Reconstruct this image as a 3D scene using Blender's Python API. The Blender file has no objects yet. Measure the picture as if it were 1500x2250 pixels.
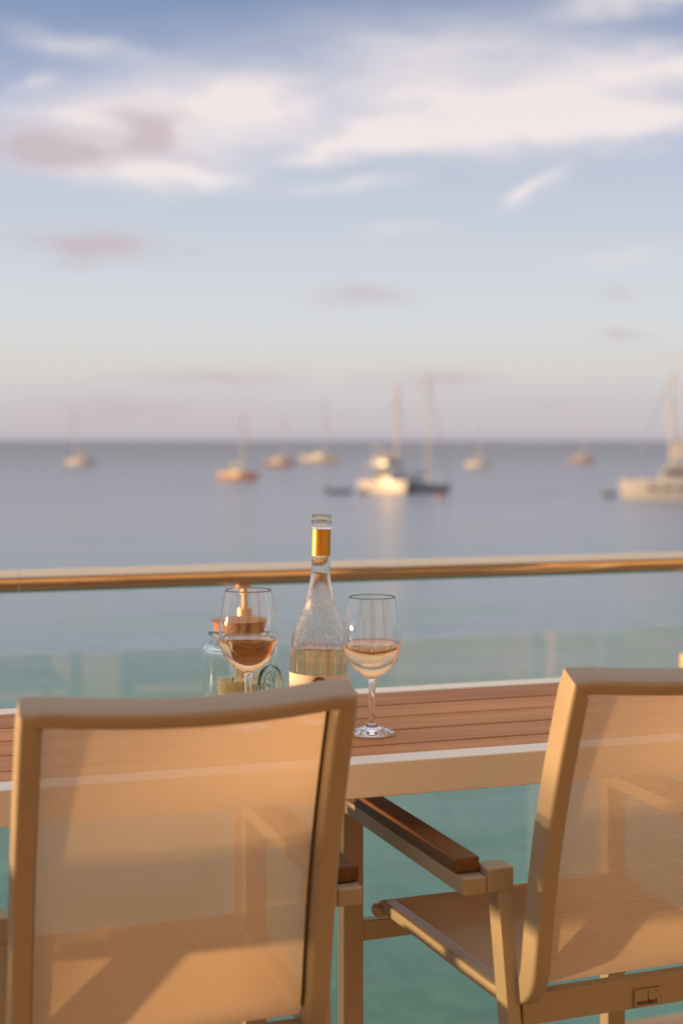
import bpy, bmesh, math, random
from mathutils import Vector, Matrix

random.seed(7)
R = math.radians
sc = bpy.context.scene
col = sc.collection

# ------------------------------------------------------------------ camera
H = 1.60                       # eye height above the deck
YAW = R(18.0)                  # camera turned to the right of the sea-facing axis (+Y)
cam_d = bpy.data.cameras.new("camera")
cam = bpy.data.objects.new("camera", cam_d)
col.objects.link(cam)
cam.location = (0, 0, H)
cam.rotation_euler = (R(90), 0, -YAW)
cam_d.sensor_fit = 'VERTICAL'
cam_d.sensor_height = 36.0
cam_d.sensor_width = 24.0
cam_d.lens = 50.0
cam_d.shift_y = -155.0 / 2250.0
cam_d.clip_start = 0.05
cam_d.clip_end = 80000
cam_d.dof.use_dof = True
cam_d.dof.focus_distance = 2.22
cam_d.dof.aperture_fstop = 2.75
sc.camera = cam

# ------------------------------------------------------------------ sun + sky
SUN_EL, SUN_AZ = R(2.3), R(-66.0)        # azimuth clockwise from +Y
to_sun = Vector((math.sin(SUN_AZ) * math.cos(SUN_EL), math.cos(SUN_AZ) * math.cos(SUN_EL), math.sin(SUN_EL)))
sun_d = bpy.data.lights.new("sun", 'SUN')
sun_d.energy = 5.0
sun_d.angle = R(1.8)
sun_d.color = (1.0, 0.60, 0.26)
sun = bpy.data.objects.new("sun", sun_d)
col.objects.link(sun)
sun.rotation_euler = to_sun.to_track_quat('Z', 'Y').to_euler()
sun.location = (-8, 4, 5)

world = bpy.data.worlds.new("World")
sc.world = world
world.use_nodes = True
nt = world.node_tree
nt.nodes.clear()


def N(tree, typ, **kw):
    n = tree.nodes.new(typ)
    for k, v in kw.items():
        setattr(n, k, v)
    return n


def mth(tree, op, a, b=None, c=None, clamp=False):
    n = tree.nodes.new("ShaderNodeMath")
    n.operation = op
    n.use_clamp = clamp
    for i, v in enumerate((a, b, c)):
        if v is None:
            continue
        if isinstance(v, (int, float)):
            n.inputs[i].default_value = v
        else:
            tree.links.new(v, n.inputs[i])
    return n.outputs[0]


def mixc(tree, fac, a, b, blend='MIX'):
    n = tree.nodes.new("ShaderNodeMix")
    n.data_type = 'RGBA'
    n.blend_type = blend
    for sock, v in ((n.inputs[0], fac), (n.inputs[6], a), (n.inputs[7], b)):
        if isinstance(v, (int, float)):
            sock.default_value = v
        elif isinstance(v, (tuple, list)):
            sock.default_value = tuple(v) + ((1.0,) if len(v) == 3 else ())
        else:
            tree.links.new(v, sock)
    return n.outputs[2]


def ramp(tree, fac, stops, interp='LINEAR'):
    n = tree.nodes.new("ShaderNodeValToRGB")
    n.color_ramp.interpolation = interp
    els = n.color_ramp.elements
    els[0].position, els[-1].position = stops[0][0], stops[-1][0]
    for p, c in stops[1:-1]:
        els.new(p)
    for e, (p, c) in zip(els, stops):
        e.position = p
        e.color = tuple(c) + ((1.0,) if len(c) == 3 else ())
    tree.links.new(fac, n.inputs[0])
    return n.outputs[0]


def srgb(r, g, b):
    f = lambda v: (v / 255) / 12.92 if v / 255 <= 0.04045 else ((v / 255 + 0.055) / 1.055) ** 2.4
    return (f(r), f(g), f(b))


SKY_S = 0.10
sky = N(nt, "ShaderNodeTexSky", sky_type='NISHITA', sun_disc=False)
sky.sun_elevation = SUN_EL
sky.sun_rotation = SUN_AZ % (2 * math.pi)
sky.altitude = 5
sky.air_density = 1.0
sky.dust_density = 1.6
sky.ozone_density = 2.0
tc = N(nt, "ShaderNodeTexCoord")
sep = N(nt, "ShaderNodeSeparateXYZ")
nt.links.new(tc.outputs['Generated'], sep.inputs[0])
az = mth(nt, 'MULTIPLY', mth(nt, 'ARCTAN2', sep.outputs[0], sep.outputs[1]), 180 / math.pi)
az = mth(nt, 'SUBTRACT', az, math.degrees(YAW))
el = mth(nt, 'MULTIPLY', mth(nt, 'ARCSINE', sep.outputs[2]), 180 / math.pi)
cmb = N(nt, "ShaderNodeCombineXYZ")
nt.links.new(az, cmb.inputs[0])
nt.links.new(el, cmb.inputs[1])
# warp the sky coordinates so that cloud outlines are uneven
nz = N(nt, "ShaderNodeTexNoise")
nz.inputs['Scale'].default_value = 0.45
nz.inputs['Detail'].default_value = 5
mp0 = N(nt, "ShaderNodeMapping")
mp0.inputs['Scale'].default_value = (0.55, 1.5, 1)
nt.links.new(cmb.outputs[0], mp0.inputs[0])
nt.links.new(mp0.outputs[0], nz.inputs['Vector'])
vs = N(nt, "ShaderNodeVectorMath", operation='SUBTRACT')
nt.links.new(nz.outputs['Color'], vs.inputs[0])
vs.inputs[1].default_value = (0.5, 0.5, 0.5)
vm = N(nt, "ShaderNodeVectorMath", operation='MULTIPLY_ADD')
nt.links.new(vs.outputs[0], vm.inputs[0])
vm.inputs[1].default_value = (5.5, 1.9, 0)
nt.links.new(cmb.outputs[0], vm.inputs[2])
skyco = vm.outputs[0]


def blob(px, py, sx, sy, rot=0.0):
    """soft elliptical cloud body at a direction of the sky; sizes in degrees"""
    a = math.degrees(math.atan((px - 750) / 3125))
    e = math.degrees(math.atan((970 - py) / 3125))
    m = N(nt, "ShaderNodeMapping", vector_type='TEXTURE')
    m.inputs['Location'].default_value = (a, e, 0)
    m.inputs['Rotation'].default_value = (0, 0, R(rot))
    m.inputs['Scale'].default_value = (sx, sy, 1)
    nt.links.new(skyco, m.inputs[0])
    g = N(nt, "ShaderNodeTexGradient", gradient_type='QUADRATIC_SPHERE')
    nt.links.new(m.outputs[0], g.inputs[0])
    return g.outputs['Fac']


def total(items):
    s = None
    for w, args in items:
        v = mth(nt, 'MULTIPLY', blob(*args), w)
        s = v if s is None else mth(nt, 'ADD', s, v)
    return s


nz2 = N(nt, "ShaderNodeTexNoise")
nz2.inputs['Scale'].default_value = 0.62
nz2.inputs['Detail'].default_value = 9
nz2.inputs['Roughness'].default_value = 0.66
mp2 = N(nt, "ShaderNodeMapping")
mp2.inputs['Scale'].default_value = (0.42, 1.7, 1)
mp2.inputs['Rotation'].default_value = (0, 0, R(-7))
nt.links.new(skyco, mp2.inputs[0])
nt.links.new(mp2.outputs[0], nz2.inputs['Vector'])
tex = nz2.outputs['Fac']

white = total([
    (0.55, (950, 120, 17.0, 3.4, 2)),
    (1.2, (330, 280, 11.5, 3.3, 3)), (1.25, (1150, 245, 13.5, 3.0, 2)),
    (0.95, (560, 215, 4.2, 1.3, 8)), (1.0, (850, 305, 7.0, 1.1, 3)), (0.95, (1380, 290, 5.0, 1.3, 3)),
    (1.1, (350, 395, 7.0, 1.0, -3)), (0.7, (1500, 160, 6.0, 1.4, 0)), (0.45, (160, 115, 5.0, 0.8, -6)),
    (1.0, (1160, 420, 2.8, 0.65, 24)), (0.9, (1420, 25, 5.5, 0.8, 4)), (0.55, (790, 408, 4.0, 0.6, 4)),
    (0.5, (700, 340, 4.0, 0.8, 12)), (0.5, (60, 190, 2.2, 0.6, 16)), (0.25, (1380, 575, 5.0, 0.5, 0)), (0.3, (880, 515, 4.0, 0.5, 0)),
])
white = mth(nt, 'MULTIPLY', white, mth(nt, 'MULTIPLY_ADD', tex, 1.9, 0.22))
# cloud streaks over the rest of the sky, thickened overhead for added fill
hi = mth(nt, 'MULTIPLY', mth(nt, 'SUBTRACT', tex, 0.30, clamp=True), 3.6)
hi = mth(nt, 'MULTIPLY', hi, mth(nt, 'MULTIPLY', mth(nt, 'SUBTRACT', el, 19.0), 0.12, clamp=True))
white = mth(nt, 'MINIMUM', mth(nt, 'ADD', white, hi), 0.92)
pink = total([
    (1.7, (120, 340, 4.6, 1.5, -3)), (1.5, (330, 305, 3.0, 1.6, -8)), (1.2, (190, 552, 4.2, 1.1, 0)),
    (0.4, (410, 545, 1.2, 0.5, 0)), (0.75, (790, 655, 3.2, 0.9, 0)), (0.7, (1350, 742, 2.1, 0.6, 0)),
    (0.35, (1320, 640, 1.6, 0.5, 10)), (0.8, (470, 832, 5.0, 0.8, 0)), (0.8, (950, 832, 4.0, 0.8, 0)),
    (0.3, (1500, 800, 2.2, 0.4, 0)), (0.75, (300, 905, 10.0, 1.1, 0)), (0.35, (1200, 890, 9.0, 0.9, 0)),
])
pink = mth(nt, 'MINIMUM', mth(nt, 'MULTIPLY', pink, mth(nt, 'MULTIPLY_ADD', tex, 2.2, -0.1)), 0.85)

# evening sky gradient, brightened above the view as added fill light (elevation 0..90 deg)
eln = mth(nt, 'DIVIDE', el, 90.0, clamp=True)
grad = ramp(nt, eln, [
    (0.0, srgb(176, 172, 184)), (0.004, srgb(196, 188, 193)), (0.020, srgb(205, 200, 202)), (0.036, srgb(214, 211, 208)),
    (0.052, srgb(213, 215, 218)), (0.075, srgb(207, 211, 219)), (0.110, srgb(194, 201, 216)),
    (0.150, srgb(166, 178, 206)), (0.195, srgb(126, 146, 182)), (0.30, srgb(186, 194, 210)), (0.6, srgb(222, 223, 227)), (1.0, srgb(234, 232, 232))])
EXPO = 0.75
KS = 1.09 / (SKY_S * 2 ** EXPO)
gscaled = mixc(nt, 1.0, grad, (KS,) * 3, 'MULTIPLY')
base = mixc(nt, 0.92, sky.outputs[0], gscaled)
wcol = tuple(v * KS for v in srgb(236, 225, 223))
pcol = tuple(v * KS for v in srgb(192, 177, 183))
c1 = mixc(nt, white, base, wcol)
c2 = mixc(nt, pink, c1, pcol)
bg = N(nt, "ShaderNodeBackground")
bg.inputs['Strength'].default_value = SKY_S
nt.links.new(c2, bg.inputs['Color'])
wo = N(nt, "ShaderNodeOutputWorld")
nt.links.new(bg.outputs[0], wo.inputs['Surface'])

sc.view_settings.view_transform = 'Standard'
sc.view_settings.look = 'None'
sc.view_settings.exposure = EXPO
sc.view_settings.gamma = 1.0
sc.view_settings.use_curve_mapping = False
sc.render.engine = 'CYCLES'
cy = sc.cycles
cy.max_bounces = 20
cy.diffuse_bounces = 5
cy.glossy_bounces = 8
cy.transmission_bounces = 18
cy.transparent_max_bounces = 24
cy.sample_clamp_indirect = 6.0
cy.blur_glossy = 0.6
cy.caustics_reflective = True
cy.caustics_refractive = True
cy.use_denoising = True


# ------------------------------------------------------------------ helpers
def W(px, D, drop=None, py=None):
    """a place in the world: D metres ahead of the eye, at the bearing px, drop metres below eye level"""
    x = (px - 750) / 3125 * D
    if drop is None:
        drop = (py - 970) / 3125 * D
    return Vector((x * math.cos(YAW) + D * math.sin(YAW), -x * math.sin(YAW) + D * math.cos(YAW), H - drop))


def tag(o, label=None, cat=None, group=None, kind=None):
    if label: o["label"] = label
    if cat: o["category"] = cat
    if group: o["group"] = group
    if kind: o["kind"] = kind
    return o


def empty(name, loc, rz=0.0):
    o = bpy.data.objects.new(name, None)
    col.objects.link(o)
    o.location = loc
    o.rotation_euler = (0, 0, rz)
    o.empty_display_size = 0.05
    return o


def link(name, bm, mat, parent=None, smooth=False, autosmooth=None):
    bmesh.ops.recalc_face_normals(bm, faces=bm.faces)
    me = bpy.data.meshes.new(name)
    bm.to_mesh(me)
    bm.free()
    o = bpy.data.objects.new(name, me)
    col.objects.link(o)
    if mat is not None:
        me.materials.append(mat)
    if smooth:
        for p in me.polygons:
            p.use_smooth = True
        if autosmooth:
            me.set_sharp_from_angle(angle=R(autosmooth))
    if parent is not None:
        o.parent = parent
    return o


def copy_tree(o, parent=None):
    c = o.copy()
    col.objects.link(c)
    c.parent = parent
    for ch in list(o.children):
        copy_tree(ch, c)
    return c


def box(bm, x0, x1, y0, y1, z0, z1, bev=0.0, seg=2):
    r = bmesh.ops.create_cube(bm, size=1.0)
    vs_ = r['verts']
    for v in vs_:
        v.co = Vector((x0 + (v.co.x + .5) * (x1 - x0), y0 + (v.co.y + .5) * (y1 - y0), z0 + (v.co.z + .5) * (z1 - z0)))
    if bev > 0:
        es = list({e for v in vs_ for e in v.link_edges})
        bmesh.ops.bevel(bm, geom=es, offset=bev, segments=seg, profile=0.5, affect='EDGES')
    return vs_


def bar(bm, a, b, w, d, up=Vector((0, 0, 1)), bev=0.0):
    """rectangular bar from a to b; w across, d along 'up' side"""
    a, b = Vector(a), Vector(b)
    t = (b - a).normalized()
    s = t.cross(up).normalized()
    n = s.cross(t)
    r = bmesh.ops.create_cube(bm, size=1.0)
    for v in r['verts']:
        c = v.co.copy()
        v.co = a + (b - a) * (c.x + .5) + s * (c.y * w) + n * (c.z * d)
    if bev > 0:
        es = list({e for v in r['verts'] for e in v.link_edges})
        bmesh.ops.bevel(bm, geom=es, offset=bev, segments=2, profile=0.5, affect='EDGES')


def tube(bm, a, b, r1, r2=None, seg=16):
    a, b = Vector(a), Vector(b)
    r2 = r1 if r2 is None else r2
    t = (b - a).normalized()
    s = t.orthogonal().normalized()
    n = t.cross(s)
    rings = []
    for p, r in ((a, r1), (b, r2)):
        rings.append([bm.verts.new(p + s * (r * math.cos(k * 2 * math.pi / seg)) + n * (r * math.sin(k * 2 * math.pi / seg))) for k in range(seg)])
    for k in range(seg):
        bm.faces.new((rings[0][k], rings[0][(k + 1) % seg], rings[1][(k + 1) % seg], rings[1][k]))
    bm.faces.new(rings[0][::-1])
    bm.faces.new(rings[1])


def lathe(bm, prof, seg=64, cx=0, cy_=0):
    """closed or open profile of (r, z); r=0 points become poles"""
    rings = []
    for r, z in prof:
        if r < 1e-6:
            rings.append([bm.verts.new((cx, cy_, z))])
        else:
            rings.append([bm.verts.new((cx + r * math.cos(k * 2 * math.pi / seg), cy_ + r * math.sin(k * 2 * math.pi / seg), z)) for k in range(seg)])
    for a, b in zip(rings[:-1], rings[1:]):
        if len(a) == 1 and len(b) == 1:
            continue
        for k in range(seg):
            k2 = (k + 1) % seg
            if len(a) == 1:
                bm.faces.new((a[0], b[k2], b[k]))
            elif len(b) == 1:
                bm.faces.new((a[k], a[k2], b[0]))
            else:
                bm.faces.new((a[k], a[k2], b[k2], b[k]))


def smooth_prof(pts, n=6):
    """Catmull-Rom through profile points"""
    out = []
    P = [Vector((p[0], p[1])) for p in pts]
    for i in range(len(P) - 1):
        p0 = P[max(i - 1, 0)]; p1 = P[i]; p2 = P[i + 1]; p3 = P[min(i + 2, len(P) - 1)]
        for k in range(n):
            t = k / n
            q = 0.5 * ((2 * p1) + (p2 - p0) * t + (2 * p0 - 5 * p1 + 4 * p2 - p3) * t * t + (3 * p1 - p0 - 3 * p2 + p3) * t ** 3)
            out.append((max(q.x, 0.0), q.y))
    out.append((P[-1].x, P[-1].y))
    return out


def rrect(w, d, r, n=4):
    pts = []
    for cx, cy_, a0 in ((w / 2 - r, d / 2 - r, 0), (-w / 2 + r, d / 2 - r, 90), (-w / 2 + r, -d / 2 + r, 180), (w / 2 - r, -d / 2 + r, 270)):
        for k in range(n + 1):
            a = R(a0 + 90 * k / n)
            pts.append((cx + r * math.cos(a), cy_ + r * math.sin(a)))
    return pts


def sweep(bm, path, normals, prof, scl=None):
    """prof points (a, b): a along side = t x n, b along n; corners are mitred, scl scales a and b per point"""
    rings = []
    last = len(path) - 1
    for i, p in enumerate(path):
        t0 = (path[i] - path[max(i - 1, 0)]) if i else (path[1] - path[0])
        t1 = (path[min(i + 1, last)] - path[i]) if i < last else t0
        t0, t1 = t0.normalized(), t1.normalized()
        t = (t0 + t1).normalized()
        k = 1.0 / max(t.dot(t0), 0.5)
        n = normals[i]
        n = (n - t * n.dot(t)).normalized()
        s = t.cross(n)
        turn = t1 - t0
        ks = k if abs(turn.dot(s)) > abs(turn.dot(n)) else 1.0
        kn = 1.0 if ks != 1.0 else k
        sa, sb = scl[i] if scl else (1, 1)
        rings.append([bm.verts.new(p + s * (a * ks * sa) + n * (b * kn * sb)) for a, b in prof])
    m = len(prof)
    for a, b in zip(rings[:-1], rings[1:]):
        for k in range(m):
            bm.faces.new((a[k], a[(k + 1) % m], b[(k + 1) % m], b[k]))
    bm.faces.new(rings[0][::-1])
    bm.faces.new(rings[-1])


# ------------------------------------------------------------------ materials
def mat(name):
    m = bpy.data.materials.new(name)
    m.use_nodes = True
    t = m.node_tree
    b = t.nodes["Principled BSDF"]
    return m, t, b


def paint(name, c, rough=0.4, var=0.05, scale=40, bump=0.02, metallic=0.0, spec=0.5):
    m, t, b = mat(name)
    tcn = N(t, "ShaderNodeTexCoord")
    n = N(t, "ShaderNodeTexNoise")
    n.inputs['Scale'].default_value = scale
    n.inputs['Detail'].default_value = 5
    t.links.new(tcn.outputs['Object'], n.inputs['Vector'])
    lo = tuple(v * (1 - var) for v in c)
    hi_ = tuple(min(v * (1 + var), 1) for v in c)
    t.links.new(mixc(t, n.outputs['Fac'], lo, hi_), b.inputs['Base Color'])
    rr = mth(t, 'MULTIPLY_ADD', n.outputs['Fac'], 0.12, rough - 0.06)
    t.links.new(rr, b.inputs['Roughness'])
    b.inputs['Metallic'].default_value = metallic
    b.inputs['Specular IOR Level'].default_value = spec
    if bump:
        n2 = N(t, "ShaderNodeTexNoise")
        n2.inputs['Scale'].default_value = scale * 30
        t.links.new(tcn.outputs['Object'], n2.inputs['Vector'])
        bp = N(t, "ShaderNodeBump")
        bp.inputs['Strength'].default_value = bump
        bp.inputs['Distance'].default_value = 0.002
        t.links.new(n2.outputs['Fac'], bp.inputs['Height'])
        t.links.new(bp.outputs[0], b.inputs['Normal'])
    return m


def wood(name, dark, light, axis=0, rough=0.45, scale=1.0):
    m, t, b = mat(name)
    tcn = N(t, "ShaderNodeTexCoord")
    oi = N(t, "ShaderNodeObjectInfo")
    off = N(t, "ShaderNodeVectorMath", operation='MULTIPLY_ADD')
    cmbn = N(t, "ShaderNodeCombineXYZ")
    for i in range(3):
        t.links.new(oi.outputs['Random'], cmbn.inputs[i])
    t.links.new(cmbn.outputs[0], off.inputs[0])
    off.inputs[1].default_value = (13, 7, 5)
    t.links.new(tcn.outputs['Object'], off.inputs[2])
    mp = N(t, "ShaderNodeMapping")
    s = [34 * scale] * 3
    s[axis] = 1.6 * scale
    mp.inputs['Scale'].default_value = s
    t.links.new(off.outputs[0], mp.inputs[0])
    n = N(t, "ShaderNodeTexNoise")
    n.inputs['Scale'].default_value = 1.0
    n.inputs['Detail'].default_value = 7
    n.inputs['Roughness'].default_value = 0.62
    n.inputs['Distortion'].default_value = 0.7
    t.links.new(mp.outputs[0], n.inputs['Vector'])
    f = ramp(t, n.outputs['Fac'], [(0.25, (0, 0, 0)), (0.5, (.45, .45, .45)), (0.75, (1, 1, 1))])
    c = mixc(t, f, dark, light)
    vv = mth(t, 'MULTIPLY_ADD', oi.outputs['Random'], 0.34, 0.82)
    c = mixc(t, 1.0, c, N_rgb(t, vv), 'MULTIPLY')
    t.links.new(c, b.inputs['Base Color'])
    b.inputs['Roughness'].default_value = rough
    b.inputs['Specular IOR Level'].default_value = 0.22
    bp = N(t, "ShaderNodeBump")
    bp.inputs['Strength'].default_value = 0.12
    bp.inputs['Distance'].default_value = 0.002
    t.links.new(n.outputs['Fac'], bp.inputs['Height'])
    t.links.new(bp.outputs[0], b.inputs['Normal'])
    return m


def N_rgb(t, v):
    c = N(t, "ShaderNodeCombineColor")
    for i in range(3):
        t.links.new(v, c.inputs[i])
    return c.outputs[0]


def glass(name, ior=1.48, color=(1, 1, 1), rough=0.0, absorb=None, density=0.0):
    m = bpy.data.materials.new(name)
    m.use_nodes = True
    t = m.node_tree
    t.nodes.clear()
    o = N(t, "ShaderNodeOutputMaterial")
    g = N(t, "ShaderNodeBsdfGlass")
    g.inputs['IOR'].default_value = ior
    g.inputs['Roughness'].default_value = rough
    g.inputs['Color'].default_value = tuple(color) + (1,)
    t.links.new(g.outputs[0], o.inputs['Surface'])
    if absorb:
        v = N(t, "ShaderNodeVolumeAbsorption")
        v.inputs['Color'].default_value = tuple(absorb) + (1,)
        v.inputs['Density'].default_value = density
        t.links.new(v.outputs[0], o.inputs['Volume'])
    return m


def pane(name, tint, refl_rough=0.02):
    """thin tinted balustrade glass: straight-through light plus Fresnel reflection"""
    m = bpy.data.materials.new(name)
    m.use_nodes = True
    t = m.node_tree
    t.nodes.clear()
    o = N(t, "ShaderNodeOutputMaterial")
    tr = N(t, "ShaderNodeBsdfTransparent")
    tr.inputs[0].default_value = tuple(tint) + (1,)
    gl = N(t, "ShaderNodeBsdfGlossy")
    gl.inputs['Roughness'].default_value = refl_rough
    fr = N(t, "ShaderNodeFresnel")
    gm = N(t, "ShaderNodeNewGeometry")
    # the sheet is treated as thin: leaving it bends the light as little as entering it
    t.links.new(mth(t, 'MULTIPLY_ADD', gm.outputs['Backfacing'], 1 / 1.5 - 1.5, 1.5), fr.inputs['IOR'])
    mx = N(t, "ShaderNodeMixShader")
    t.links.new(fr.outputs[0], mx.inputs[0])
    t.links.new(tr.outputs[0], mx.inputs[1])
    t.links.new(gl.outputs[0], mx.inputs[2])
    t.links.new(mx.outputs[0], o.inputs['Surface'])
    return m


def sling_fabric(name):
    m = bpy.data.materials.new(name)
    m.use_nodes = True
    t = m.node_tree
    t.nodes.clear()
    o = N(t, "ShaderNodeOutputMaterial")
    uv = N(t, "ShaderNodeUVMap")
    wv = N(t, "ShaderNodeTexWave", wave_type='BANDS', bands_direction='Y')
    wv.inputs['Scale'].default_value = 84
    wv.inputs['Distortion'].default_value = 0.25
    wv.inputs['Detail'].default_value = 1
    t.links.new(uv.outputs[0], wv.inputs['Vector'])
    wx = N(t, "ShaderNodeTexWave", wave_type='BANDS', bands_direction='X')
    wx.inputs['Scale'].default_value = 120
    wx.inputs['Distortion'].default_value = 0.2
    t.links.new(uv.outputs[0], wx.inputs['Vector'])
    ns = N(t, "ShaderNodeTexNoise")
    ns.inputs['Scale'].default_value = 9
    ns.inputs['Detail'].default_value = 6
    t.links.new(uv.outputs[0], ns.inputs['Vector'])
    holes = mth(t, 'MULTIPLY', wv.outputs['Fac'], wx.outputs['Fac'])
    c = mixc(t, ns.outputs['Fac'], (0.70, 0.535, 0.36), (0.78, 0.615, 0.435))
    c = mixc(t, mth(t, 'MULTIPLY', wv.outputs['Fac'], 0.55), c, (0.46, 0.31, 0.17))
    bp = N(t, "ShaderNodeBump")
    bp.inputs['Strength'].default_value = 0.35
    bp.inputs['Distance'].default_value = 0.002
    t.links.new(mth(t, 'ADD', wv.outputs['Fac'], mth(t, 'MULTIPLY', wx.outputs['Fac'], 0.5)), bp.inputs['Height'])
    d = N(t, "ShaderNodeBsdfDiffuse")
    tl = N(t, "ShaderNodeBsdfTranslucent")
    for s in (d, tl):
        t.links.new(c, s.inputs['Color'])
    t.links.new(bp.outputs[0], d.inputs['Normal'])
    m1 = N(t, "ShaderNodeMixShader")
    m1.inputs[0].default_value = 0.44
    t.links.new(d.outputs[0], m1.inputs[1])
    t.links.new(tl.outputs[0], m1.inputs[2])
    tr = N(t, "ShaderNodeBsdfTransparent")
    m2 = N(t, "ShaderNodeMixShader")
    lw = N(t, "ShaderNodeLayerWeight")          # an open weave closes up when seen at a slant
    lw.inputs['Blend'].default_value = 0.5
    opn = mth(t, 'POWER', mth(t, 'SUBTRACT', 1.0, lw.outputs['Facing']), 0.8)
    t.links.new(mth(t, 'MULTIPLY', mth(t, 'MULTIPLY_ADD', holes, 0.25, 0.13), opn), m2.inputs[0])
    t.links.new(m1.outputs[0], m2.inputs[1])
    t.links.new(tr.outputs[0], m2.inputs[2])
    t.links.new(m2.outputs[0], o.inputs['Surface'])
    return m


M = {}
M['chair'] = paint('sand_powder_coat', (0.325, 0.265, 0.185), 0.36, 0.03, 12, 0.05)
M['white'] = paint('white_powder_coat', (0.80, 0.75, 0.63), 0.38, 0.03, 12, 0.05)
M['fabric'] = sling_fabric('sling_textile')
M['plank'] = wood('table_teak', (0.36, 0.155, 0.058), (0.64, 0.30, 0.125), 0, 0.62)
M['armwood'] = wood('arm_teak', (0.075, 0.032, 0.010), (0.15, 0.068, 0.022), 1, 0.4, 1.6)
M['steel'] = paint('polished_steel', (0.66, 0.54, 0.40), 0.075, 0.02, 8, 0.0, 1.0)
M['steel_post'] = paint('brushed_steel', (0.60, 0.42, 0.25), 0.36, 0.04, 20, 0.0, 0.35)
M['pane'] = pane('balustrade_glass', (0.925, 0.965, 0.955))
M['pane_edge'] = paint('glass_edge', (0.20, 0.36, 0.31), 0.2, 0.05, 30, 0.0)
M['clear'] = glass('clear_glass', 1.48)
M['misted'] = glass('misted_glass', 1.48)
_t = M['misted'].node_tree
_g = [n for n in _t.nodes if n.type == 'BSDF_GLASS'][0]
_tc = N(_t, "ShaderNodeTexCoord")
_sp = N(_t, "ShaderNodeSeparateXYZ")
_t.links.new(_tc.outputs['Object'], _sp.inputs[0])
_n = N(_t, "ShaderNodeTexNoise")
_n.inputs['Scale'].default_value = 70
_n.inputs['Detail'].default_value = 4
_t.links.new(_tc.outputs['Object'], _n.inputs['Vector'])
_z = ramp(_t, mth(_t, 'DIVIDE', _sp.outputs[2], 0.35), [(0.33, (0, 0, 0)), (0.38, (1, 1, 1)), (0.56, (1, 1, 1)), (0.70, (0, 0, 0))])
_t.links.new(mth(_t, 'MULTIPLY', mth(_t, 'MULTIPLY', _z, _n.outputs['Fac']), 0.5), _g.inputs['Roughness'])
M['jarglass'] = glass('recycled_glass', 1.48, (0.96, 0.99, 0.98), 0.0, (0.66, 0.89, 0.84), 4)
M['wine'] = glass('rose_wine', 1.345, (1.0, 0.96, 0.90), 0.0, (0.99, 0.72, 0.34), 16)
M['wine_b'] = glass('rose_wine_bottle', 1.345, (1.0, 0.96, 0.88), 0.0, (0.985, 0.72, 0.34), 12)
M['water_drop'] = glass('condensation', 1.33)
M['gold'] = paint('gold_foil', (0.52, 0.31, 0.07), 0.38, 0.06, 60, 0.05, 1.0)
M['golddot'] = paint('gold_stamp', (0.62, 0.34, 0.05), 0.42, 0.08, 150, 0.1, 0.35)
M['label'] = paint('paper_label', (0.80, 0.72, 0.64), 0.7, 0.03, 90, 0.15)
M['cork'] = paint('cork', (0.54, 0.27, 0.14), 0.85, 0.6, 260, 0.9)
M['wax'] = paint('yellow_wax', (0.98, 0.84, 0.48), 0.5, 0.08, 40, 0.1)
M['groove_shade'] = paint('groove_shade_strip', (0.10, 0.07, 0.045), 0.8, 0.1, 200, 0.0)  # dark colour painted in for the groove shade beside the sling
M['black'] = paint('black_rubber', (0.02, 0.018, 0.016), 0.6, 0.05, 40, 0.0)
M['ink'] = paint('black_print', (0.025, 0.02, 0.018), 0.6, 0.02, 40, 0.0)
M['plaster'] = paint('warm_plaster', (0.82, 0.60, 0.34), 0.85, 0.06, 2, 0.1)
M['soffit'] = paint('soffit_boards', (0.22, 0.14, 0.08), 0.7, 0.08, 3, 0.0)
M['deck'] = wood('deck_boards', (0.36, 0.25, 0.16), (0.52, 0.37, 0.25), 0, 0.6)
M['hull_white'] = paint('gelcoat_white', (0.29, 0.30, 0.32), 0.3, 0.03, 1, 0.0)
M['hull_red'] = paint('hull_red_paint', (0.29, 0.135, 0.095), 0.35, 0.05, 1, 0.0)
M['hull_dark'] = paint('hull_navy_paint', (0.17, 0.17, 0.175), 0.35, 0.05, 1, 0.0)
M['hull_rose'] = paint('hull_rose_paint', (0.28, 0.17, 0.15), 0.35, 0.05, 1, 0.0)
M['antifoul'] = paint('antifouling', (0.10, 0.13, 0.17), 0.6, 0.05, 1, 0.0)
M['glassdark'] = paint('dark_window', (0.03, 0.035, 0.045), 0.12, 0.05, 2, 0.0)
M['mast'] = paint('mast_alloy', (0.50, 0.46, 0.43), 0.45, 0.03, 3, 0.0)
M['wire'] = paint('rigging_wire', (0.25, 0.25, 0.26), 0.4, 0.03, 3, 0.0)
M['sailcover'] = paint('sail_cover', (0.36, 0.32, 0.29), 0.8, 0.06, 3, 0.0)
M['cover_blue'] = paint('canvas_blue', (0.09, 0.12, 0.20), 0.8, 0.06, 3, 0.0)
M['rubber'] = paint('grey_tube', (0.12, 0.145, 0.165), 0.6, 0.05, 3, 0.0)
M['buoy'] = paint('buoy_orange', (0.42, 0.13, 0.08), 0.4, 0.05, 3, 0.0)


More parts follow.
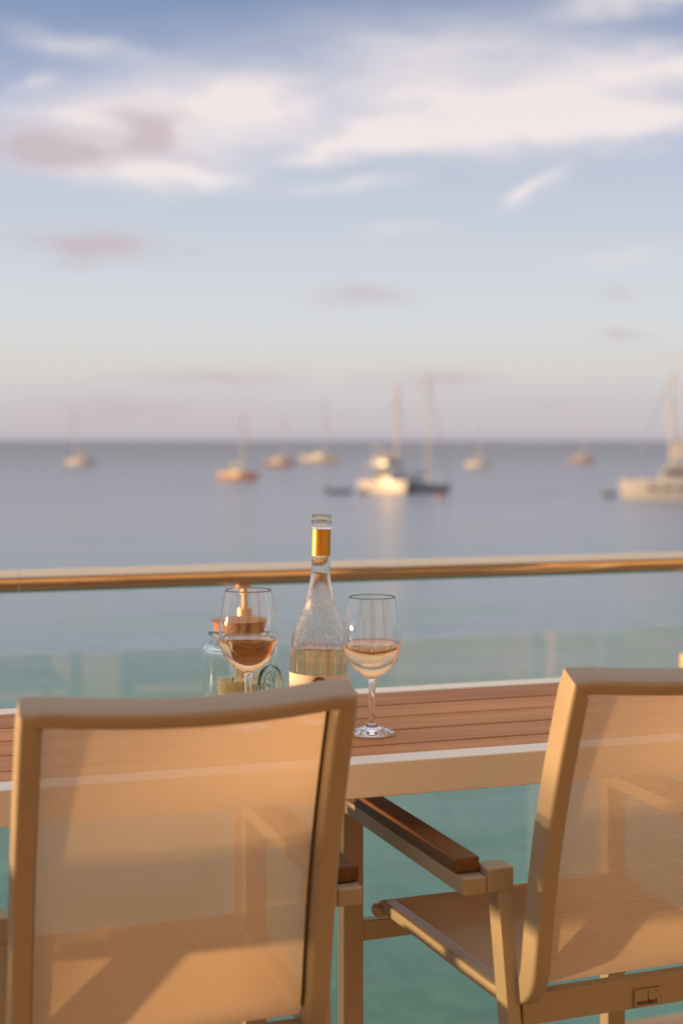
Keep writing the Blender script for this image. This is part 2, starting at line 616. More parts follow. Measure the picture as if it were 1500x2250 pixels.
def sea_material():
    m, t, b = mat('sea_water')
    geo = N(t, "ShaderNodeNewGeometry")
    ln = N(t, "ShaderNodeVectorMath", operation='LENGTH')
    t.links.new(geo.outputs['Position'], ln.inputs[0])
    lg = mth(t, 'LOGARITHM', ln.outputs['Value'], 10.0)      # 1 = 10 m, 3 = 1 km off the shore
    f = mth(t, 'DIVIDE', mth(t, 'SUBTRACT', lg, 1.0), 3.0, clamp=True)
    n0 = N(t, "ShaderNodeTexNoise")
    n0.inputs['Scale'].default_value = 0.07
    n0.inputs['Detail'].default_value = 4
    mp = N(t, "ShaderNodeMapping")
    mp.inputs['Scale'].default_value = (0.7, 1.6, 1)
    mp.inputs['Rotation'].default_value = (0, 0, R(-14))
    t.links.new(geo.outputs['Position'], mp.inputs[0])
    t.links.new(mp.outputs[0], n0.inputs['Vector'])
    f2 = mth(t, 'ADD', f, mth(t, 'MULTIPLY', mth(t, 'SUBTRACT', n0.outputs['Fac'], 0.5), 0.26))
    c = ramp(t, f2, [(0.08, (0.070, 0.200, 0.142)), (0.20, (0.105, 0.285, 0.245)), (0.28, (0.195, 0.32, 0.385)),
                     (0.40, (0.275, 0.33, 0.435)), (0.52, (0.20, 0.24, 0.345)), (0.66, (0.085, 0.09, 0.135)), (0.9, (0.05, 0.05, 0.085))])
    h = None
    for s, w, d in ((0.30, 1.1, 3), (1.2, 0.42, 3), (4.5, 0.13, 2)):
        n = N(t, "ShaderNodeTexNoise")
        n.inputs['Scale'].default_value = s
        n.inputs['Detail'].default_value = d
        t.links.new(mp.outputs[0], n.inputs['Vector'])
        v = mth(t, 'MULTIPLY', n.outputs['Fac'], w)
        h = v if h is None else mth(t, 'ADD', h, v)
    bp = N(t, "ShaderNodeBump")
    bp.inputs['Strength'].default_value = 0.9
    bp.inputs['Distance'].default_value = 0.9
    t.links.new(h, bp.inputs['Height'])
    # waves tilt the surface, so even near the horizon only about half of the light is mirrored
    t.nodes.remove(b)
    out = [n for n in t.nodes if n.type == 'OUTPUT_MATERIAL'][0]
    df = N(t, "ShaderNodeBsdfDiffuse")
    t.links.new(c, df.inputs['Color'])
    t.links.new(bp.outputs[0], df.inputs['Normal'])
    gl = N(t, "ShaderNodeBsdfGlossy")
    gl.inputs['Roughness'].default_value = 0.14
    t.links.new(bp.outputs[0], gl.inputs['Normal'])
    fr = N(t, "ShaderNodeFresnel")
    fr.inputs['IOR'].default_value = 1.333
    mx = N(t, "ShaderNodeMixShader")
    t.links.new(mth(t, 'MINIMUM', fr.outputs[0], 0.5), mx.inputs[0])
    t.links.new(df.outputs[0], mx.inputs[1])
    t.links.new(gl.outputs[0], mx.inputs[2])
    t.links.new(mx.outputs[0], out.inputs['Surface'])
    return m


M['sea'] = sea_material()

# ------------------------------------------------------------------ setting
SEA = H - 8.6
bm = bmesh.new()
rs = [3.0, 12, 30, 80, 200, 600, 2000, 8000, 60000]
prev = None
for r in rs:
    ring = [bm.verts.new((r * math.cos(k * math.pi / 32), r * math.sin(k * math.pi / 32), SEA)) for k in range(64)]
    if prev is None:
        bm.faces.new(ring)
    else:
        for k in range(64):
            bm.faces.new((prev[k], prev[(k + 1) % 64], ring[(k + 1) % 64], ring[k]))
    prev = ring
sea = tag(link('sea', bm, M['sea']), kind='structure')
if sea.data.polygons[0].normal.z < 0:
    sea.data.flip_normals()

YR = 3.403                                     # line of the balustrade
bm = bmesh.new()
box(bm, -9, 9, -1.6, YR + 0.09, -0.35, 0.0)
tag(link('deck', bm, M['deck']), kind='structure')

bm = bmesh.new()                               # unseen restaurant front behind the camera, shaped for warm bounce and rail reflections
for x0, x1 in ((-8.0, -4.6), (-3.2, -1.0), (0.4, 2.6), (4.0, 8.0)):
    box(bm, x0, x1, -1.5, -1.2, 0.0, 3.0)
for x0, x1 in ((-4.6, -3.2), (-1.0, 0.4), (2.6, 4.0)):
    box(bm, x0, x1, -1.5, -1.2, 2.35, 3.0)
    box(bm, x0, x1, -1.5, -1.38, 0.0, 0.9)
tag(link('wall', bm, M['plaster']), kind='structure')
bm = bmesh.new()
for x0, x1 in ((-4.6, -3.2), (-1.0, 0.4), (2.6, 4.0)):
    box(bm, x0, x1, -1.48, -1.42, 0.9, 2.35)
tag(link('window_wall', bm, M['glassdark']), kind='structure')
bm = bmesh.new()
box(bm, -8.2, 8.2, -1.6, 0.1, 3.0, 3.2)
tag(link('roof', bm, M['soffit']), kind='structure')
refl_slats = empty('reflection_slats', (0, 1.6, 3.0))  # unseen timbers, added only to streak the handrail's reflection
tag(refl_slats, 'unseen brown timber slats added overhead to streak the rail reflection', 'reflection_slats')
for k in range(4):
    bm = bmesh.new()
    box(bm, -8.0, 8.0, -0.03, 0.03, 0.0, 0.09)
    o_ = link('slat', bm, M['soffit'], refl_slats)
    o_.location = (0, -1.35 + k * 0.45, 0.10)
for x in (-6.0, -2.0, 2.0, 6.0):
    bm = bmesh.new()
    box(bm, x - 0.05, x + 0.05, -1.49, 0.20, -0.04, 0.098)
    link('beam', bm, M['soffit'], refl_slats)

# ------------------------------------------------------------------ balustrade
RAIL_Z = H - 0.327
bal = empty('balustrade', (0.8525, YR, 0))
tag(bal, 'glass balustrade with round polished steel handrail between table and sea', 'balustrade')


def on_bal(x, y, z):
    return Vector((x - 0.8525, y - YR, z))


PX = [0.8525 + 1.326 * k for k in range(-3, 4)]
bm = bmesh.new()
tube(bm, on_bal(-3.6, YR, RAIL_Z), on_bal(0.31, YR, RAIL_Z), 0.0275, seg=40)
link('handrail', bm, M['steel'], bal, True, 40)
bm = bmesh.new()
tube(bm, on_bal(0.3115, YR, RAIL_Z), on_bal(5.2, YR, RAIL_Z), 0.0275, seg=40)
link('handrail', bm, M['steel'], bal, True, 40)
for px_ in PX:
    bm = bmesh.new()
    lathe(bm, [(0, 0.0), (0.05, 0.0), (0.05, 0.012), (0.0245, 0.016), (0.0245, H - 0.418), (0.0235, H - 0.414), (0.0, H - 0.414)], 32)
    p = link('post', bm, M['steel_post'], bal, True, 40)
    p.location = on_bal(px_, YR, 0)
    bm = bmesh.new()
    lathe(bm, [(0, H - 0.416), (0.0085, H - 0.416), (0.0085, H - 0.362), (0.019, H - 0.358), (0.019, H - 0.352), (0, H - 0.346)], 24)
    link('rail_stem', bm, M['steel_post'], p, True, 40)
    for s in (-1, 1):
        for zc in (H - 0.605, 0.30):
            bm = bmesh.new()
            box(bm, min(s * 0.022, s * 0.098), max(s * 0.022, s * 0.098), -0.017, 0.017, zc - 0.027, zc + 0.027, 0.006, 3)
            c = link('glass_clamp', bm, M['steel_post'], p, True, 40)
            bm = bmesh.new()
            tube(bm, (s * 0.06, -0.0165, zc), (s * 0.06, -0.021, zc), 0.008, seg=12)
            link('bolt', bm, M['steel'], c, True, 40)
GT = H - 0.50
for a, b in zip(PX[:-1], PX[1:]):
    bm = bmesh.new()
    box(bm, a + 0.043 - 0.8525, b - 0.043 - 0.8525, -0.006, 0.006, 0.07, GT)
    g = link('glass_panel', bm, M['pane'], bal)
    g.data.materials.append(M['pane_edge'])
    for p in g.data.polygons:
        if abs(p.normal.y) < 0.5:
            p.material_index = 1

# ------------------------------------------------------------------ table
TZ = H - 0.4715
TX0, TX1, TY0, TY1 = -1.70, 2.35, 1.970, 2.570
tab = empty('bar_table', ((TX0 + TX1) / 2, (TY0 + TY1) / 2, 0))
tag(tab, 'long white framed bar table with brown wooden planks beside the railing', 'table')
tx, ty = tab.location.x, tab.location.y
bm = bmesh.new()
RW = 0.050
box(bm, TX0 - tx, TX1 - tx, TY0 - ty, TY0 + RW - ty, TZ - 0.051, TZ, 0.002)
link('front_apron', bm, M['white'], tab)
bm = bmesh.new()
box(bm, TX0 - tx, TX1 - tx, TY1 - RW - ty, TY1 - ty, TZ - 0.051, TZ, 0.002)
link('rear_apron', bm, M['white'], tab)
for x0 in (TX0, TX1 - RW):
    bm = bmesh.new()
    box(bm, x0 - tx, x0 + RW - tx, TY0 + RW + 0.001 - ty, TY1 - RW - 0.001 - ty, TZ - 0.051, TZ - 0.0005, 0.002)
    link('end_apron', bm, M['white'], tab)
gaps = [TY0 + RW + 0.003, 2.090, 2.194, 2.298, 2.402, TY1 - RW - 0.003]
for i in range(5):
    y0 = gaps[i] + (0.0038 if i else 0)
    y1 = gaps[i + 1] - (0.0038 if i < 4 else 0)
    bm = bmesh.new()
    L = (TX1 - TX0 - 2 * RW - 0.008) / 2
    box(bm, -L, L, -(y1 - y0) / 2, (y1 - y0) / 2, -0.011, 0.011, 0.0022)
    p = link('plank', bm, M['plank'], tab)
    p.location = (0, (y0 + y1) / 2 - ty, TZ - 0.0125)
for k in range(6):
    x = TX0 + RW + 0.15 + k * 0.72
    bm = bmesh.new()
    box(bm, x - tx, x + 0.03 - tx, TY0 + RW - ty, TY1 - RW - ty, TZ - 0.048, TZ - 0.0245)
    link('bearer', bm, M['white'], tab)
for x in (TX0 + 0.025, TX1 - 0.025):
    for y in (TY0 + 0.026, TY1 - 0.026):
        bm = bmesh.new()
        box(bm, x - tx - 0.025, x - tx + 0.025, y - ty - 0.025, y - ty + 0.025, 0.0, TZ - 0.0515, 0.002)
        link('leg', bm, M['white'], tab)


# ------------------------------------------------------------------ chairs
def make_chair():
    root = empty('bar_chair', (0, 0, 0))
    zs = H - 0.772                       # seat rail centre height
    zt = H - 0.305                       # top rail centre height
    U, BOW, DIP = 0.1880, 0.032, 0.006
    # side profile (v, z) from the front of the seat to the top of the back
    prof = [(0.395, zs + 0.004), (0.33, zs + 0.004), (0.22, zs + 0.004), (0.10, zs + 0.004), (0.02, zs + 0.004)]
    c0, rad = Vector((0.0, zs + 0.004 + 0.070)), 0.070
    lean = math.atan2(0.117, 0.445)
    for k in range(1, 9):
        a = R(-90) - (R(90) - lean) * k / 8
        prof.append((c0.x + rad * math.cos(a), c0.y + rad * math.sin(a)))
    v1, z1 = prof[-1]
    ztop_curve = zt - 0.018
    nb = 14
    for k in range(1, nb + 1):
        f = k / nb
        z = z1 + (ztop_curve - z1) * f
        v = v1 - (z - z1) * math.tan(lean) + 0.014 * math.sin(f * math.pi)
        prof.append((v, z))
    vt = prof[-1][0] - 0.018 * math.tan(lean)
    # normals towards the sitter
    nrm = []
    for i in range(len(prof)):
        a = Vector(prof[max(i - 1, 0)]); b = Vector(prof[min(i + 1, len(prof) - 1)])
        t = (b - a).normalized()
        nrm.append(Vector((t.y, -t.x)) if True else None)
    # t points back along the seat (-v) then up; left-hand normal must point up on the seat
    nrm = [n if (n.y > 0 or n.x > 0) else -n for n in nrm]

    def u_at(i):
        f = i / (len(prof) - 1)
        return U + 0.022 * max(0.0, 1 - f * 3.2)

    pathL = [Vector((-u_at(i), v, z)) for i, (v, z) in enumerate(prof)]
    nL = [Vector((0, n.x, n.y)) for n in nrm]
    nB = nL[-1]
    # rounded corner, curved top rail, mirrored corner
    top = []
    top.append(Vector((-U, vt, zt - 0.002)))            # mitred corner
    rc = 0.022
    nn = 19
    for k in range(nn):
        u = -U + rc + (2 * U - 2 * rc) * k / (nn - 1)
        q = (1 - (u / U) ** 2) ** 1.1
        top.append(Vector((u, vt - BOW * q, zt - DIP * q)))
    top.append(Vector((U, vt, zt - 0.002)))
    path = pathL + top + [Vector((-p.x, p.y, p.z)) for p in reversed(pathL)]
    nor = nL + [nB] * len(top) + list(reversed(nL))
    bm = bmesh.new()
    scl = []
    for i in range(len(prof)):
        f = min(1.0, max(0.0, (i - 4) / 9.0))
        f = f * f * (3 - 2 * f)
        scl.append((1.0, 0.46 + 0.54 * f))
    half = scl + []
    scl = half + [(0.82, 1.0)] + [(0.78, 1.0)] * (len(top) - 2) + [(0.82, 1.0)] + half[::-1]
    sweep(bm, path, nor, rrect(0.0265, 0.044, 0.0072, 4), scl)
    link('seat_and_back_frame', bm, M['chair'], root, True, 33)
    # dark strip standing in for the shade in the frame groove
    for sg in (-1, 1):
        bm = bmesh.new()
        pc, ncc = [], []
        for i in range(6, len(prof)):
            k_ = min(1.0, (i - 5) / 6)
            p_ = pathL[i] + Vector((0.0150 * k_ + -0.002 * (1 - k_), 0, 0)) + nL[i] * 0.009
            pc.append(Vector((p_.x * -sg, p_.y, p_.z)))
            ncc.append(nL[i])
        sweep(bm, pc, ncc, [(0.0024 * math.cos(R(45 * q)), 0.0024 * math.sin(R(45 * q))) for q in range(8)])
        link('groove_shade_strip', bm, M['groove_shade'], root, True)
    # textile
    bm = bmesh.new()
    uvl = bm.loops.layers.uv.new()
    npts = len(prof)
    full = list(prof) + [(vt + 0.001, zt - 0.010)]
    fn = nrm + [nrm[-1]]
    # arc length
    S = [0.0]
    for a, b in zip(full[:-1], full[1:]):
        S.append(S[-1] + (Vector(b) - Vector(a)).length)
    nw = 24
    i_back = 12
    grid = []
    for i, (v, z) in enumerate(full):
        row = []
        n = fn[i]
        f = max(0.0, (i - i_back) / (len(full) - 1 - i_back))
        ub = u_at(min(i, npts - 1)) + 0.012 - 0.022 * min(1.0, max(0.0, (i - 5) / 6))
        for k in range(nw + 1):
            w = -1 + 2 * k / nw
            q = (1 - w * w) ** 1.1
            if i <= i_back:
                bow = 0.014 * q * math.sin(min(1.0, i / 5) * math.pi) if i < 5 else 0.0
                bow += 0.010 * q * max(0, (i - 8) / 4) ** 2
            else:
                bow = (0.010 + (BOW - 0.010) * f ** 1.2) * q
            off = 0.010
            vv = v + n.x * off - n.x * bow
            zz = z + n.y * off - n.y * bow
            if i > i_back:
                zz -= DIP * q * f ** 4
            row.append(bm.verts.new((w * ub, vv, zz)))
        grid.append(row)
    # roll the front edge over the front bar
    first = []
    for k in range(nw + 1):
        p = grid[0][k].co
        first.append((bm.verts.new((p.x, p.y + 0.016, p.z - 0.003)), bm.verts.new((p.x, p.y + 0.025, p.z - 0.013)), bm.verts.new((p.x, p.y + 0.020, p.z - 0.026))))
    rows = [[f3[2] for f3 in first], [f3[1] for f3 in first], [f3[0] for f3 in first]] + grid
    SS = [-0.045, -0.03, -0.016] + S
    for i in range(len(rows) - 1):
        for k in range(nw):
            fce = bm.faces.new((rows[i][k], rows[i][k + 1], rows[i + 1][k + 1], rows[i + 1][k]))
            for lp, (ii, kk) in zip(fce.loops, ((i, k), (i, k + 1), (i + 1, k + 1), (i + 1, k))):
                lp[uvl].uv = (rows[ii][kk].co.x, SS[ii])
    link('sling_textile', bm, M['fabric'], root, True)
    # front bar with rounded ends
    bm = bmesh.new()
    box(bm, -0.236, 0.236, 0.392, 0.420, zs - 0.014, zs + 0.008, 0.009, 3)
    link('front_bar', bm, M['chair'], root, True, 50)
    ARM = H - 0.597                      # top of the metal arm
    for s in (-1, 1):
        bm = bmesh.new()
        x0, x1 = sorted((s * 0.271, s * 0.235))
        box(bm, x0, x1, -0.018, 0.450, ARM - 0.024, ARM, 0.0025)
        x0, x1 = sorted((s * 0.2345, s * 0.194))
        box(bm, x0, x1, -0.018, 0.020, ARM - 0.0235, ARM + 0.010, 0.0025)
        arm = link('arm', bm, M['chair'], root)
        bm = bmesh.new()
        x0, x1 = sorted((s * 0.2725, s * 0.2355))
        box(bm, x0, x1, 0.004, 0.440, ARM + 0.0005, ARM + 0.0225, 0.0035, 3)
        link('arm_pad', bm, M['armwood'], arm)
        for q in range(2):
            bm = bmesh.new()
            xq = s * (0.263 - 0.015 * q)
            box(bm, xq - 0.005, xq + 0.005, 0.441, 0.449, ARM + 0.0005, ARM + 0.014)
            link('bumper', bm, M['black'], arm)
        # legs
        bm = bmesh.new()
        bar(bm, (s * 0.208, 0.001, ARM - 0.022), (s * 0.208, -0.185, 0.0), 0.020, 0.034, Vector((0, 1, 0)), 0.002)
        link('leg', bm, M['chair'], root)
        bm = bmesh.new()
        box(bm, s * 0.253 - 0.018, s * 0.253 + 0.018, 0.4505, 0.4805, 0.0, ARM - 0.001, 0.002)
        link('leg', bm, M['chair'], root)
    bm = bmesh.new()
    zb = H - 0.778
    vb = 0.001 - 0.185 * (ARM - zb) / ARM
    box(bm, -0.194, 0.194, vb - 0.012, vb + 0.010, zb - 0.021, zb + 0.021, 0.002)
    rb = link('rear_bar', bm, M['chair'], root)
    bm = bmesh.new()
    box(bm, -0.021, 0.021, vb - 0.0145, vb - 0.0125, zb - 0.0185, zb + 0.0075, 0.0008)
    plq = link('maker_plate', bm, M['chair'], rb)
    cu = bpy.data.curves.new('lettering', 'FONT')
    cu.body = "modani"
    cu.size = 0.0112
    cu.extrude = 0.0002
    cu.offset = 0.00022
    cu.align_x = 'CENTER'
    cu.align_y = 'BOTTOM_BASELINE'
    tmp = bpy.data.objects.new('lettering', cu)
    me = bpy.data.meshes.new_from_object(tmp)
    bpy.data.objects.remove(tmp)
    b2 = bmesh.new()
    b2.from_mesh(me)
    bmesh.ops.rotate(b2, verts=b2.verts, cent=(0, 0, 0), matrix=Matrix.Rotation(R(90), 3, 'X'))
    bmesh.ops.translate(b2, verts=b2.verts, vec=(0.0, vb - 0.0148, zb - 0.0155))
    box(b2, 0.0013, 0.0022, vb - 0.0150, vb - 0.0146, zb - 0.008, zb + 0.004)
    box(b2, 0.0150, 0.0166, vb - 0.0150, vb - 0.0146, zb + 0.001, zb + 0.0026)
    box(b2, -0.0210, -0.0204, vb - 0.0150, vb - 0.0146, zb - 0.0180, zb + 0.0072)
    box(b2, -0.0203, 0.0205, vb - 0.0150, vb - 0.0146, zb + 0.0066, zb + 0.0072)
    link('lettering', b2, M['ink'], plq)
    bm = bmesh.new()
    box(bm, -0.2345, 0.2345, 0.455, 0.476, H - 0.842, H - 0.808, 0.002)
    link('front_stretcher', bm, M['chair'], root)
    bm = bmesh.new()
    box(bm, -0.2345, 0.2345, 0.455, 0.476, 0.27, 0.30, 0.002)
    link('footrest', bm, M['chair'], root)
    return root


def cam_xy(x, D):
    return (x * math.cos(YAW) + D * math.sin(YAW), -x * math.sin(YAW) + D * math.cos(YAW), 0)


chair = make_chair()
chair.location = cam_xy(0.414, 2.050)
chair.rotation_euler = (0, 0, R(2.3))
GC = 'sling bar chairs at the table'
tag(chair, 'beige sling bar chair at the right with maker plate showing on its rear bar', 'chair', GC)
ch2 = copy_tree(chair)
ch2.location = cam_xy(-0.2325, 1.834)
ch2.rotation_euler = (0, 0, R(1.0))
tag(ch2, 'beige sling bar chair in the left foreground hiding the bottle foot', 'chair', GC)


# ------------------------------------------------------------------ table things
def on_table(px, D):
    p = W(px, D, drop=0.4715)
    return (p.x, p.y, TZ + 0.0008)


# bottle
bt = empty('wine_bottle', on_table(698, 2.40), R(-30))
bt.rotation_euler = (Matrix.Rotation(R(1.1), 4, Vector((math.sin(YAW), math.cos(YAW), 0))) @ Matrix.Rotation(R(-30), 4, 'Z')).to_euler()
tag(bt, 'clear glass bottle of rose wine with gold neck foil, misted with droplets', 'bottle')
outer = [(0.0, 0.004), (0.034, 0.001), (0.0455, 0.003), (0.0485, 0.010), (0.0488, 0.022), (0.0488, 0.060), (0.0488, 0.104), (0.0485, 0.119), (0.0467, 0.138), (0.0418, 0.157),
         (0.0353, 0.174), (0.0285, 0.191), (0.0228, 0.2143), (0.0186, 0.233), (0.0163, 0.2504), (0.0154, 0.272), (0.0150, 0.300), (0.0150, 0.3235)]
body = smooth_prof(outer[2:], 5)
wall_t = 0.0030
inner = [(max(r - wall_t - (0.0005 if z < 0.1 else 0), 0.0) if z < 0.2504 else 0.0133, z) for r, z in body if z > 0.012]
lip = [(0.0172, 0.3237), (0.0174, 0.3245), (0.0174, 0.3362), (0.0170, 0.3370), (0.0162, 0.3374), (0.0162, 0.3470), (0.0158, 0.3480), (0.0138, 0.3480), (0.0133, 0.3474)]
prof = [(0.0, 0.006), (0.030, 0.002), (0.041, 0.0)] + body + lip + [(r, z) for r, z in reversed(inner)] + [(0.036, 0.0085), (0.0, 0.012)]
bm = bmesh.new()
lathe(bm, prof, 72)
link('glass_body', bm, M['misted'], bt, True, 38)


def inner_r(z, prof_):
    for (r0, z0), (r1, z1) in zip(prof_[:-1], prof_[1:]):
        if z0 <= z <= z1:
            return r0 + (r1 - r0) * (z - z0) / max(z1 - z0, 1e-6)
    return prof_[0][0] if z < prof_[0][1] else prof_[-1][0]


WL = 0.1235
wp = [(0.0, 0.0118), (0.036, 0.0083)] + [(r + 0.0004, z) for r, z in inner if z < WL] + [(inner_r(WL, inner) + 0.0004, WL + 0.0006), (inner_r(WL, inner) - 0.002, WL), (0.0, WL)]
bm = bmesh.new()
lathe(bm, wp, 72)
link('wine', bm, M['wine_b'], bt, True, 50)
bm = bmesh.new()
cp = [(inner_r(z, body) + 0.0004, z) for z in (0.2790, 0.29, 0.305, 0.3225)]
cp2 = [(r + 0.0004, z) for r, z in cp]
lathe(bm, [cp[0]] + cp2 + [cp[-1]], 64)
link('neck_foil', bm, M['gold'], bt, True, 50)


def shell(bm, r0, r1, z0, z1, a0, a1, n=48):
    A = [a0 + (a1 - a0) * k / n for k in range(n + 1)]
    v = [[bm.verts.new((r * math.cos(a), r * math.sin(a), z)) for a in A] for r, z in ((r0, z0), (r1, z0), (r1, z1), (r0, z1))]
    for k in range(n):
        for j in range(4):
            bm.faces.new((v[j][k], v[j][k + 1], v[(j + 1) % 4][k + 1], v[(j + 1) % 4][k]))
    bm.faces.new([v[j][0] for j in range(4)])
    bm.faces.new([v[j][n] for j in range(4)][::-1])


# the label's middle faces the camera
to_cam = math.atan2(-bt.location.y, -bt.location.x) + R(30)
bm = bmesh.new()
shell(bm, 0.0489, 0.0492, 0.012, 0.083, to_cam - R(118), to_cam + R(118), 72)
lab = link('label', bm, M['label'], bt, True, 40)
bm = bmesh.new()
ctr = bm.verts.new((0.0496 * math.cos(to_cam), 0.0496 * math.sin(to_cam), 0.0688))
ring = []
for k in range(40):
    a = k * math.pi / 20
    th = to_cam + 0.0125 * math.cos(a) / 0.0496 + 0.03
    ring.append(bm.verts.new((0.0496 * math.cos(th), 0.0496 * math.sin(th), 0.0688 + 0.0125 * math.sin(a))))
for k in range(40):
    bm.faces.new((ctr, ring[k], ring[(k + 1) % 40]))
bmesh.ops.solidify(bm, geom=list(bm.faces), thickness=0.0003)
link('gold_stamp', bm, M['golddot'], lab, True)
bm = bmesh.new()
for k in range(40):
    a0_, a1_ = k * math.pi / 20, (k + 1) * math.pi / 20
    q_ = []
    for rr_, aa_ in ((0.0121, a0_), (0.0125, a0_), (0.0125, a1_), (0.0121, a1_)):
        th = to_cam - 0.05 + rr_ * math.cos(aa_) / 0.0494
        q_.append(bm.verts.new((0.0494 * math.cos(th), 0.0494 * math.sin(th), 0.0688 + rr_ * math.sin(aa_))))
    bm.faces.new(q_)
link('stamp_outline', bm, M['golddot'], lab, True)
# condensation
bm = bmesh.new()
rng = random.Random(3)
for k in range(800):
    z = rng.uniform(0.088, 0.212) if rng.random() < 0.85 else rng.uniform(0.088, 0.25)
    th = to_cam + rng.uniform(-1.75, 1.75)
    r = inner_r(z, body)
    s = rng.choice((0.0005, 0.0006, 0.0007, 0.0009, 0.0012)) * rng.uniform(0.8, 1.15)
    mtx = Matrix.Translation((r * math.cos(th), r * math.sin(th), z)) @ Matrix.Rotation(th, 4, 'Z') @ Matrix.Diagonal((0.45, 1, rng.uniform(1, 1.5), 1))
    bmesh.ops.create_icosphere(bm, subdivisions=1, radius=s, matrix=mtx)
tag(link('condensation', bm, M['water_drop'], bt, True), kind='stuff')


# wine glasses
def wine_glass(loc, rz, scale, level):
    g = empty('wine_glass', loc, rz)
    g.scale = (scale,) * 3
    o_ = smooth_prof([(0.0370, 0.0), (0.0372, 0.0015), (0.030, 0.0048), (0.0185, 0.0085), (0.0095, 0.0135), (0.0062, 0.020), (0.0053, 0.035), (0.0052, 0.055),
                      (0.0056, 0.075), (0.0070, 0.0855), (0.0120, 0.0920), (0.0245, 0.0995), (0.0365, 0.1125), (0.0440, 0.1280), (0.0469, 0.1440),
                      (0.0462, 0.1620), (0.0436, 0.1830), (0.0400, 0.2040), (0.0371, 0.2200)], 6)
    i_ = smooth_prof([(0.0362, 0.2200), (0.0390, 0.2040), (0.0425, 0.1830), (0.0450, 0.1620), (0.0456, 0.1440), (0.0426, 0.1285), (0.0350, 0.1140), (0.0235, 0.1022),
                      (0.0110, 0.0960), (0.0, 0.0945)], 6)
    bm = bmesh.new()
    lathe(bm, [(0.0, 0.0012), (0.020, 0.0008), (0.033, 0.0)] + o_ + [(0.0367, 0.2207)] + i_, 80)
    link('glass_body', bm, M['clear'], g, True)
    inn = sorted([(r, z) for r, z in i_], key=lambda q: q[1])
    rl = inner_r(level, inn)
    bm = bmesh.new()
    pr = [(0.0, inn[0][1] - 0.0003)] + [(r + 0.0003, z - (0.0003 if z < 0.13 else 0)) for r, z in inn[1:] if z < level] + [(rl + 0.0003, level + 0.0004), (rl - 0.0015, level), (0.0, level)]
    lathe(bm, pr, 80)
    link('wine', bm, M['wine'], g, True, 50)
    return g


g1 = wine_glass(on_table(817, 2.296), 0.3, 1.0, 0.1455)
tag(g1, 'stemmed wine glass of pale rose wine standing right of the bottle', 'wine glass', 'stemmed glasses of rose wine')
g2 = wine_glass(on_table(545.5, 2.338), 1.1, 1.03, 0.1425)
tag(g2, 'stemmed wine glass of amber rose wine in front of the cork lidded jar', 'wine glass', 'stemmed glasses of rose wine')

# jar with cork lid
jar = empty('glass_jar', on_table(528, 2.50), 0)
tag(jar, 'greenish glass jar with cork lid and embossed medallion behind the left glass', 'jar')
jo = smooth_prof([(0.060, 0.0), (0.0655, 0.004), (0.0665, 0.012), (0.0665, 0.050), (0.0665, 0.098), (0.0645, 0.110), (0.057, 0.1175), (0.0485, 0.1215), (0.0475, 0.126),
                  (0.0495, 0.1295), (0.0545, 0.1315), (0.0560, 0.135), (0.0540, 0.1385), (0.0490, 0.1395)], 5)
ji = smooth_prof([(0.0455, 0.1385), (0.0440, 0.130), (0.0440, 0.1215), (0.0530, 0.1145), (0.0605, 0.107), (0.0625, 0.096), (0.0625, 0.050), (0.0620, 0.014), (0.055, 0.0085), (0.0, 0.008)], 5)
bm = bmesh.new()
lathe(bm, [(0.0, 0.002), (0.045, 0.001)] + jo + ji, 72)
link('glass_body', bm, M['jarglass'], jar, True)
bm = bmesh.new()
lathe(bm, smooth_prof([(0.0, 0.120), (0.0405, 0.120), (0.0415, 0.1212), (0.0470, 0.1500), (0.0482, 0.1555), (0.0472, 0.1572), (0.0, 0.1575)], 3), 64)
link('cork_lid', bm, M['cork'], jar, True, 40)
# embossed medallion on the side turned to the right
phi = math.atan2(-jar.location.y, -jar.location.x) + R(50)
mz = 0.054
bm = bmesh.new()
lathe(bm, [(0.0, -0.004), (0.0295, -0.004), (0.0305, 0.0), (0.0300, 0.0032), (0.0280, 0.0038), (0.0262, 0.0022), (0.0195, 0.0020), (0.0188, 0.0034), (0.0172, 0.0034), (0.0165, 0.002), (0.0, 0.002)], 48)
rng = random.Random(5)
for k in range(15):
    a = k * 2 * math.pi / 15
    c = Vector((0.0228 * math.cos(a), 0.0228 * math.sin(a), 0.0026))
    d = Vector((math.cos(a + rng.uniform(-.7, .7)), math.sin(a + rng.uniform(-.7, .7)), 0)) * 0.0024
    bar(bm, c - d, c + d, 0.0011, 0.0022)
for k in range(9):
    a = R(35 + rng.uniform(-12, 12))
    c = Vector((rng.uniform(-0.010, 0.010), rng.uniform(-0.010, 0.010), 0.0024))
    d = Vector((math.cos(a), math.sin(a), 0)) * rng.uniform(0.003, 0.006)
    bar(bm, c - d, c + d, 0.0016, 0.0024)
tilt = Matrix.Translation((0.0665 * math.cos(phi), 0.0665 * math.sin(phi), mz)) @ Matrix.Rotation(phi, 4, 'Z') @ Matrix.Rotation(R(90), 4, 'Y')
bmesh.ops.transform(bm, matrix=tilt, verts=bm.verts)
link('medallion', bm, M['jarglass'], jar, True, 35)
